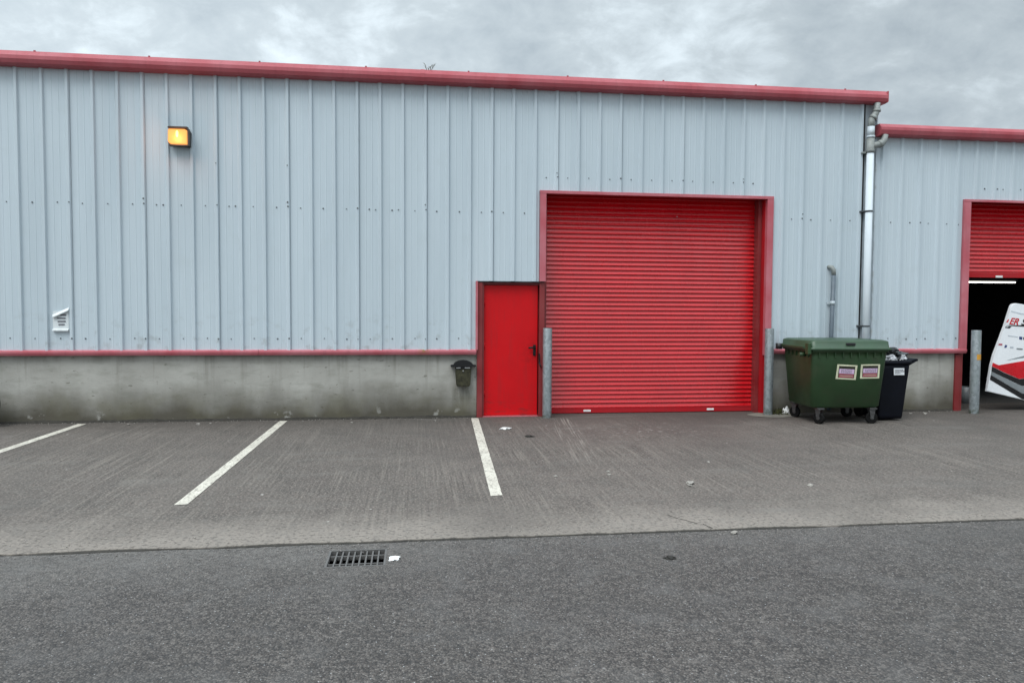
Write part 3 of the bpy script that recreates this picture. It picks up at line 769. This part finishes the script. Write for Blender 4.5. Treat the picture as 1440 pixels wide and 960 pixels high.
# stickers on the front face
def on_front(px_, pz, off):
    t = (pz-.265)/(1.0-.265)
    return Vector((px_, by-(.40+.075*t)-off, pz))
def patch(bm, x0, x1, z0, z1, off, tilt=0, mi=0):
    cxx, czz = (x0+x1)/2, (z0+z1)/2; vs = []
    for x, z in ((x0, z0), (x1, z0), (x1, z1), (x0, z1)):
        dx, dz = x-patch.c[0], z-patch.c[1]; a = R(patch.t)
        vs.append(bm.verts.new(on_front(patch.c[0]+dx*math.cos(a)-dz*math.sin(a), patch.c[1]+dx*math.sin(a)+dz*math.cos(a), off)))
    bm.faces.new(vs).material_index = mi
for (cx_, cz_, tl_, hw, hh) in ((6.285, .772, -3.0, .155, .108), (6.645, .782, .5, .147, .105)):
    patch.c = (cx_, cz_); patch.t = tl_; bm = N()
    f = lambda a, b, c, d, off, mi: patch(bm, cx_+a*hw, cx_+b*hw, cz_+c*hh, cz_+d*hh, off, 0, mi)
    f(-1, 1, -1, 1, .003, 0); f(-.80, .80, -.80, .80, .0045, 1)
    f(-.74, .74, -.22, .42, .006, 2); f(-.74, .74, -.42, -.28, .006, 3); f(-.74, .74, -.74, -.48, .006, 3)
    f(-.62, .66, -.55, -.50, .0075, 0)
    random.seed(int(cx_*100))
    x = -.62
    while x < .6:                                    # worn header lettering
        w_ = random.uniform(.04, .08); f(x, x+w_, .50, .72, .006, 4); x += w_+random.uniform(.04, .07)
    for row in (.26, .10, -.06):
        x = -.55
        while x < .5:
            w_ = random.uniform(.06, .2); f(x, x+w_, row-.035, row+.035, .0075, 5); x += w_+.06
    st = link('sticker', finish(bm), 'cream', gb, mats=['cream', 'stblk', 'lilac', 'stred', 'olive', 'ink'])
    tag(st, 'cream bordered sticker with a black header and faded lilac panel')

# ------------------------------------------------------------------ black wheelie bin
wb = thing('wheelie_bin', (7.21, -.72, 0), 'black wheelie bin overflowing with rubbish beside the green bin', 'bin')
wx, wy = 7.19, -.70
bm = N()
loft(bm, [ringrect(bm, wx, wy, .19, .24, .03, .03), ringrect(bm, wx, wy, .20, .25, .08, .03), ringrect(bm, wx+.02, wy, .245, .29, .80, .035), ringrect(bm, wx+.02, wy, .248, .292, .86, .035)])
link('body', bm, 'bindark', wb)
bm = N()
loft(bm, [ringrect(bm, wx+.02, wy, .265, .31, .862, .04), ringrect(bm, wx+.02, wy, .27, .315, .91, .04), ringrect(bm, wx+.02, wy, .24, .28, .915, .04)], True, True)
prism_y(bm, [(wx+.26, .84), (wx+.38, .905), (wx+.38, .945), (wx+.27, .912)], wy-.27, wy+.27)
tube(bm, [(wx+.38, wy-.28, .925), (wx+.38, wy+.28, .925)], .02, 10)
link('rim', bm, 'bindark', wb)
bm = N(); box(bm, wx-.005, wx+.165, wy-.2985, wy-.294, .70, .805, rot=Matrix.Rotation(R(-3.2), 3, 'X')); lb = link('label', bm, 'paper', wb)
bm = N(); random.seed(5)
for row, w0 in ((.775, .13), (.755, .12), (.728, .08)):
    x = wx+.015
    while x < wx+.015+w0:
        w_ = random.uniform(.012, .03); box(bm, x, x+w_, wy-.3022, wy-.3002, row-.005, row+.005); x += w_+.008
link('print', bm, 'ink', lb)
for s in (-1, 1):
    bm = N(); tube(bm, [(wx+s*.19, wy+.24, .1), (wx+s*.235, wy+.24, .1)], .1, 24); link('wheel', bm, 'rubber', wb)
def crumple(name, mat, c, s, seed, parent=None, amp=.5, sub=4):
    bm = N(); bmesh.ops.create_icosphere(bm, subdivisions=sub, radius=1)
    for v in bm.verts:
        p = v.co.copy(); d = 1+amp*(noise.noise(p*1.3+Vector((seed, 0, 0))))+amp*.7*abs(noise.noise(p*3.4+Vector((0, seed, 0))))-amp*.35*abs(noise.noise(p*8+Vector((0, 0, seed))))
        v.co = Vector((p.x*s[0]*d, p.y*s[1]*d, p.z*s[2]*d))+Vector(c)
    return link(name, bm, mat, parent)
tag(crumple('rubbish_bag', 'bag', (wx+.04, wy-.02, 1.0), (.20, .2, .10), 2.3, amp=.9), 'crumpled black rubbish bag on top of the full wheelie bin', 'rubbish bag')
tag(crumple('plastic_wrapper', 'film', (wx-.04, wy-.22, .95), (.11, .06, .04), 5.1, amp=.9), 'crumpled silvery plastic wrapper in front of the bag on the wheelie bin', 'wrapper')
tag(crumple('plastic_wrapper', 'film', (wx+.18, wy-.2, .96), (.05, .05, .045), 9.1, amp=.9), 'small pale plastic wrapper at the right rim of the wheelie bin', 'wrapper')

# ------------------------------------------------------------------ liveried panel in the doorway
PY = -.10
pn = thing('bodywork_panel', (10.9, PY, 0), 'tilted white bodywork panel with red, black and grey stripes in the open doorway', 'panel')
BL = at(1388.3, 550, PY); BR = at(1436.5, 561.5, PY); dr_ = (BR-BL).normalized()
L = BL.z/(-dr_.z); BR = BL+dr_*(L-.002)
out = [BL, at(1391.5, 530, PY), at(1394.3, 513, PY), at(1398, 499, PY), at(1406, 478, PY), at(1413.8, 457, PY), at(1418.5, 442, PY), at(1421, 434, PY), at(1422.6, 429.5, PY), at(1425, 427.2, PY), at(1429, 426.3, PY)]
TR = at(1440, 428, PY); dt_ = (TR-out[-1]).normalized(); out += [TR, TR+dt_*.75, BR+Vector((.42, 0, 1.25)), BR+Vector((.08, 0, .02))]
out += [BR]
bm = N(); prism_y(bm, [(v.x, v.z) for v in out], PY, PY+.05)
bmesh.ops.bevel(bm, geom=[e for e in bm.edges if all(abs(v.co.y-PY) < 1e-4 for v in e.verts)], offset=.008, segments=3, affect='EDGES')
pan = link('shell', bm, 'pwhite', pn)
def gz(s): return [at(1380+x/5.65, 400+y/5.65, PY) for x, y in s]
def decal(name, pts, mat, off=.003):
    bm = N(); prism_y(bm, [(p.x, p.z) for p in pts], PY-off, PY-.0005); link(name, bm, mat, pn)
X9 = 900   # stripes run on to the hidden part of the panel
decal('red_stripe', gz([(90, 620), (137, 640), (339, 606), (560, 568), (560, 705), (339, 745), (300, 749), (180, 697), (84, 648)]), 'pred')
decal('black_stripe', gz([(83, 650), (180, 700), (300, 751), (339, 747), (560, 707), (560, 790), (339, 803), (322, 805), (79, 690)]), 'pblack', .0035)
decal('grey_stripe', gz([(79, 692), (322, 807), (339, 805), (560, 792), (560, 850), (339, 862), (326, 864), (75, 715)]), 'pgrey')
decal('black_stripe', gz([(74, 717), (326, 866), (339, 864), (560, 852), (600, 960), (322, 908), (68, 755)]), 'pblack', .0035)
decal('swoosh', gz([(200, 601), (339, 566), (450, 545), (450, 556), (339, 580)]), 'pgrey')
decal('crease_band', gz([(236, 208), (339, 232), (339, 240), (234, 217)]), 'plight')
decal('underline', gz([(193, 326), (330, 334), (500, 332), (500, 318), (330, 322), (230, 322)]), 'pblack')
decal('mark', gz([(186, 344), (196, 331), (204, 340), (214, 332), (240, 332), (222, 349), (208, 345)]), 'pblack')
for nm, pts, mt in (('logo', [(301, 413), (325, 415), (324, 437), (300, 436)], 'pblue'), ('logo', [(333, 417), (352, 419), (351, 438), (332, 437)], 'pblack'),
                    ('logo', [(190, 478), (206, 482), (198, 502), (181, 500)], 'pblue'), ('logo', [(138, 468), (168, 470), (164, 484), (134, 482)], 'stred'),
                    ('logo', [(228, 490), (256, 493), (254, 506), (226, 503)], 'plight'), ('logo', [(280, 504), (328, 508), (327, 519), (279, 515)], 'pgrey'),
                    ('logo', [(212, 402), (290, 412), (290, 419), (212, 409)], 'plight')):
    decal(nm, gz(pts), mt)
def text(body, p, size, mat, parent, shear=0., rz=0., depth=.0015, bold=0.):
    cu = bpy.data.curves.new('lettering', 'FONT'); cu.body = body; cu.size = size; cu.shear = shear; cu.extrude = depth; cu.offset = bold
    tmp = bpy.data.objects.new('tmp', cu); C.objects.link(tmp)
    dg = bpy.context.evaluated_depsgraph_get(); me = bpy.data.meshes.new_from_object(tmp.evaluated_get(dg)); bpy.data.objects.remove(tmp)
    me.transform(Matrix.Translation(p) @ Matrix.Rotation(rz, 4, 'Y') @ Matrix.Rotation(PI/2, 4, 'X'))
    me.materials.clear(); me.materials.append(M[mat])
    o = bpy.data.objects.new('lettering', me); C.objects.link(o); o.parent = parent; o.matrix_parent_inverse = Matrix.Identity(4); o.matrix_basis = parent_world(parent).inverted(); return o
a = gz([(198, 311)])[0]; text('ER', Vector((a.x+.045, PY-.003, a.z-.005)), .155, 'pred', pn, .35, R(5), bold=.003)
decal('lettering_fragment', gz([(196, 300), (214, 275), (220, 277), (210, 300)]), 'pred')
a = gz([(313, 318)])[0]; text('S', Vector((a.x, PY-.003, a.z-.005)), .155, 'pblack', pn, .35, R(5), bold=.003)

# ------------------------------------------------------------------ tyre at the left edge
TR_ = .315; tcx = at(2.4, 563, -.4).x-TR_-.105
ty = thing('tyre', (tcx, -.3, 0), 'black tyre standing by the wall at the extreme left edge of the photo', 'tyre')
bm = N(); c = Vector((tcx, -.3, TR_))
prof = [(-.085, .20), (-.10, .24), (-.10, .29), (-.085, .308), (-.03, .315), (.03, .315), (.085, .308), (.10, .29), (.10, .24), (.085, .20)]
n = 64; rg = []
for i in range(n):
    t = 2*PI*i/n; rg.append([bm.verts.new((c.x+r*math.cos(t), c.y+yy, c.z+r*math.sin(t))) for yy, r in prof])
for i in range(n):
    a, b = rg[i], rg[(i+1) % n]
    for k in range(len(prof)-1): bm.faces.new((a[k], a[k+1], b[k+1], b[k])).smooth = True
link('casing', bm, 'rubber', ty)
bm = N(); tube(bm, [c+Vector((0, -.07, 0)), c+Vector((0, .07, 0))], .205, 40)
for k in range(5):
    t = 2*PI*k/5; d = Vector((math.cos(t), 0, math.sin(t))); e = Vector((-d.z, 0, d.x))
    v1 = [c+d*.04+e*.03, c+d*.2+e*.025, c+d*.2-e*.025, c+d*.04-e*.03]
    f = [bm.verts.new(p+Vector((0, -.085, 0))) for p in v1]; g = [bm.verts.new(p+Vector((0, -.0705, 0))) for p in v1]
    bm.faces.new(f)
    for k2 in range(4): bm.faces.new((f[k2], g[k2], g[(k2+1) % 4], f[(k2+1) % 4]))
link('rim', bm, 'rimm', ty)

# ------------------------------------------------------------------ litter and debris
def scrap(name, mat, x, y, z, s, seed, lab, cat):
    tag(crumple(name, mat, (x, y, z+s[2]*.75), s, seed, amp=.9, sub=3), lab, cat)
scrap('paper_scrap', 'litter', -.14, -6.345, TZ, (.030, .026, .010), 1, 'crumpled white paper scrap on the tarmac beside the drain grate', 'litter')
scrap('paper_scrap', 'litter', 1.25, -1.16, 0, (.06, .035, .012), 4, 'pale paper scrap on the concrete in front of the red door', 'litter')
scrap('debris_lump', 'litterdk', 1.49, -1.81, 0, (.05, .03, .012), 6, 'small dark lump on the concrete right of the parking line', 'debris')
scrap('debris_lump', 'litterdk', 1.72, -6.54, TZ, (.028, .02, .01), 8, 'small black lump lying alone on the tarmac', 'debris')
scrap('paper_cup', 'litter', 5.93, -.12, 0, (.05, .04, .055), 11, 'crushed white paper cup between the bollard and the green bin', 'litter')
scrap('stone_chip', 'stone', 1.98, -3.95, 0, (.018, .014, .008), 12, 'pale stone chip on the concrete below the scrape marks', 'stone')
for i, (x, y, s) in enumerate(((2.63, -4.55, .028), (2.60, -4.62, .014), (3.2, -3.6, .014), (3.75, -4.75, .02), (1.95, -4.1, .014), (1.40, -4.1, .013), (-3.05, -.35, .02), (-2.9, -.28, .012), (-.9, -.4, .014), (2.4, -6.05, .02), (-4.0, -.3, .016), (.3, -.35, .014), (8.2, -.35, .03), (8.0, -.28, .018))):
    tag(crumple('stone_chip', 'stone', (x, y, (TZ if y < -6 else 0)+s*.4), (s*1.3, s, s*.6), i+20, amp=.7, sub=2), 'pale stone chip lying on the concrete apron', 'stone', 'loose stone chips on the ground')
# loose grit along the joint, the wall foot and round the drain
random.seed(21)
def grit(name, mat, n, fn):
    bm = N()
    for k in range(n):
        x, y, z = fn(); q = random.uniform(.002, .005)*random.choice((1, 1, 1, 1.7))
        m_ = Matrix.Translation((x, y, z+q*.4)) @ Matrix.Rotation(random.uniform(0, 6), 4, Vector((random.random(), random.random(), 1)).normalized()) @ Matrix.Diagonal((1.2, .9, .7, 1))
        bmesh.ops.create_icosphere(bm, subdivisions=1, radius=q, matrix=m_)
    tag(link(name, bm, mat), kind='stuff')
def g1():
    return random.uniform(-6, 8), SLAB_Y-.03-abs(random.gauss(0, .10)), TZ
def g2():
    return (random.uniform(-7, .9) if random.random() < .85 else random.uniform(7.5, 8.9)), -.03-abs(random.gauss(0, .07)), 0
def g3():
    return random.uniform(-6, 8), SLAB_Y+.05+abs(random.gauss(0, .12)), 0
grit('joint_grit', 'stoneg', 1500, g1); grit('wall_grit', 'stone', 500, g2); grit('lip_grit', 'stone', 500, g3)
# weed in the gutter
bm = N(); g = Vector((.2, -.14, 5.17))
for (dx, h, l) in ((-.02, .11, -.04), (.03, .09, .03), (.05, .10, .05), (0, .05, .03)):
    tube(bm, [g+Vector((dx, 0, 0)), g+Vector((dx+l*.4, -.01, h*.6)), g+Vector((dx+l, 0, h))], [.005, .004, .002], 5)
    for k in range(5):
        t = .3+k*.15; p = g+Vector((dx+l*t, 0, h*t)); q = Vector((random.uniform(-.02, .02), random.uniform(-.01, .01), .014))
        bm.faces.new([bm.verts.new(p), bm.verts.new(p+q+Vector((.004, 0, 0))), bm.verts.new(p+q*1.6), bm.verts.new(p+q-Vector((.004, 0, 0)))])
tag(link('gutter_weed', bm, 'twig'), 'tiny dry weed sprouting from the long red gutter', 'weed')

# ------------------------------------------------------------------ sky and light
SUN_EL, SUN_AZ = R(57), R(222)      # azimuth measured clockwise from +y
w = bpy.data.worlds.new('World'); S.world = w; w.use_nodes = True; nt = w.node_tree; nt.nodes.clear()
def wn(k, **kw):
    q = nt.nodes.new(k)
    for a, v in kw.items(): setattr(q, a, v)
    return q
L_ = nt.links.new
out_ = wn('ShaderNodeOutputWorld')
sky = wn('ShaderNodeTexSky', sky_type='NISHITA', sun_disc=False); sky.sun_elevation = SUN_EL; sky.sun_rotation = SUN_AZ
bg1 = wn('ShaderNodeBackground'); bg1.inputs[1].default_value = .05; L_(sky.outputs[0], bg1.inputs[0])
tc = wn('ShaderNodeTexCoord'); sep = wn('ShaderNodeSeparateXYZ'); L_(tc.outputs['Generated'], sep.inputs[0])
def wm(op, a, b=0.):
    q = wn('ShaderNodeMath', operation=op)
    for i, v in enumerate((a, b)):
        if isinstance(v, bpy.types.NodeSocket): L_(v, q.inputs[i])
        else: q.inputs[i].default_value = v
    return q.outputs[0]
den = wm('ADD', wm('MAXIMUM', sep.outputs[2], 0.), .42)
cb = wn('ShaderNodeCombineXYZ'); L_(wm('DIVIDE', sep.outputs[0], den), cb.inputs[0]); L_(wm('DIVIDE', sep.outputs[1], den), cb.inputs[1])
mp = wn('ShaderNodeMapping'); mp.inputs['Scale'].default_value = (1., 1.05, 1); mp.inputs['Location'].default_value = (5.15, 2.2, 0); L_(cb.outputs[0], mp.inputs[0])
def wnoise(sc, det, rough, dist=0.):
    q = wn('ShaderNodeTexNoise'); q.inputs['Scale'].default_value = sc; q.inputs['Detail'].default_value = det; q.inputs['Roughness'].default_value = rough; q.inputs['Distortion'].default_value = dist
    L_(mp.outputs[0], q.inputs['Vector']); return q.outputs['Fac']
n1 = wnoise(2.6, 10, .56, .25); n2 = wnoise(9.0, 10, .62, .25)
f = wm('ADD', wm('MULTIPLY', n1, .55), wm('MULTIPLY', n2, .45))
rp = wn('ShaderNodeValToRGB'); L_(f, rp.inputs[0]); e = rp.color_ramp.elements
e[0].position = .36; e[0].color = (.41, .48, .53, 1); e[1].position = .62; e[1].color = (.76, .86, .92, 1)
m = e.new(.50); m.color = (.54, .615, .66, 1)
# overcast sky: brighter towards the zenith, a little brighter to the left of the view
gr = wn('ShaderNodeMapRange'); gr.interpolation_type = 'SMOOTHSTEP'; L_(sep.outputs[2], gr.inputs[0])
for i, v in ((1, .36), (2, .85), (3, 1.), (4, 3.0)): gr.inputs[i].default_value = v
lf = wn('ShaderNodeMapRange'); L_(sep.outputs[0], lf.inputs[0])
for i, v in ((1, .6), (2, -.4), (3, .9), (4, 1.22)): lf.inputs[i].default_value = v
st = wm('MULTIPLY', gr.outputs[0], lf.outputs[0])
bg2 = wn('ShaderNodeBackground'); L_(rp.outputs[0], bg2.inputs[0]); L_(st, bg2.inputs[1])
ms = wn('ShaderNodeMixShader'); ms.inputs[0].default_value = .9; L_(bg1.outputs[0], ms.inputs[1]); L_(bg2.outputs[0], ms.inputs[2]); L_(ms.outputs[0], out_.inputs[0])
sd = bpy.data.lights.new('sun', 'SUN'); sd.energy = 1.5; sd.angle = R(30); sd.color = (1, .97, .93)
so = bpy.data.objects.new('sun', sd); C.objects.link(so)
dirv = Vector((math.sin(SUN_AZ)*math.cos(SUN_EL), math.cos(SUN_AZ)*math.cos(SUN_EL), math.sin(SUN_EL)))
so.rotation_euler = dirv.to_track_quat('Z', 'Y').to_euler()
vs_ = S.view_settings; vs_.view_transform = 'Standard'; vs_.look = 'None'; vs_.exposure = .22; vs_.gamma = 1
S.render.engine = 'CYCLES'
S.cycles.max_bounces = 6
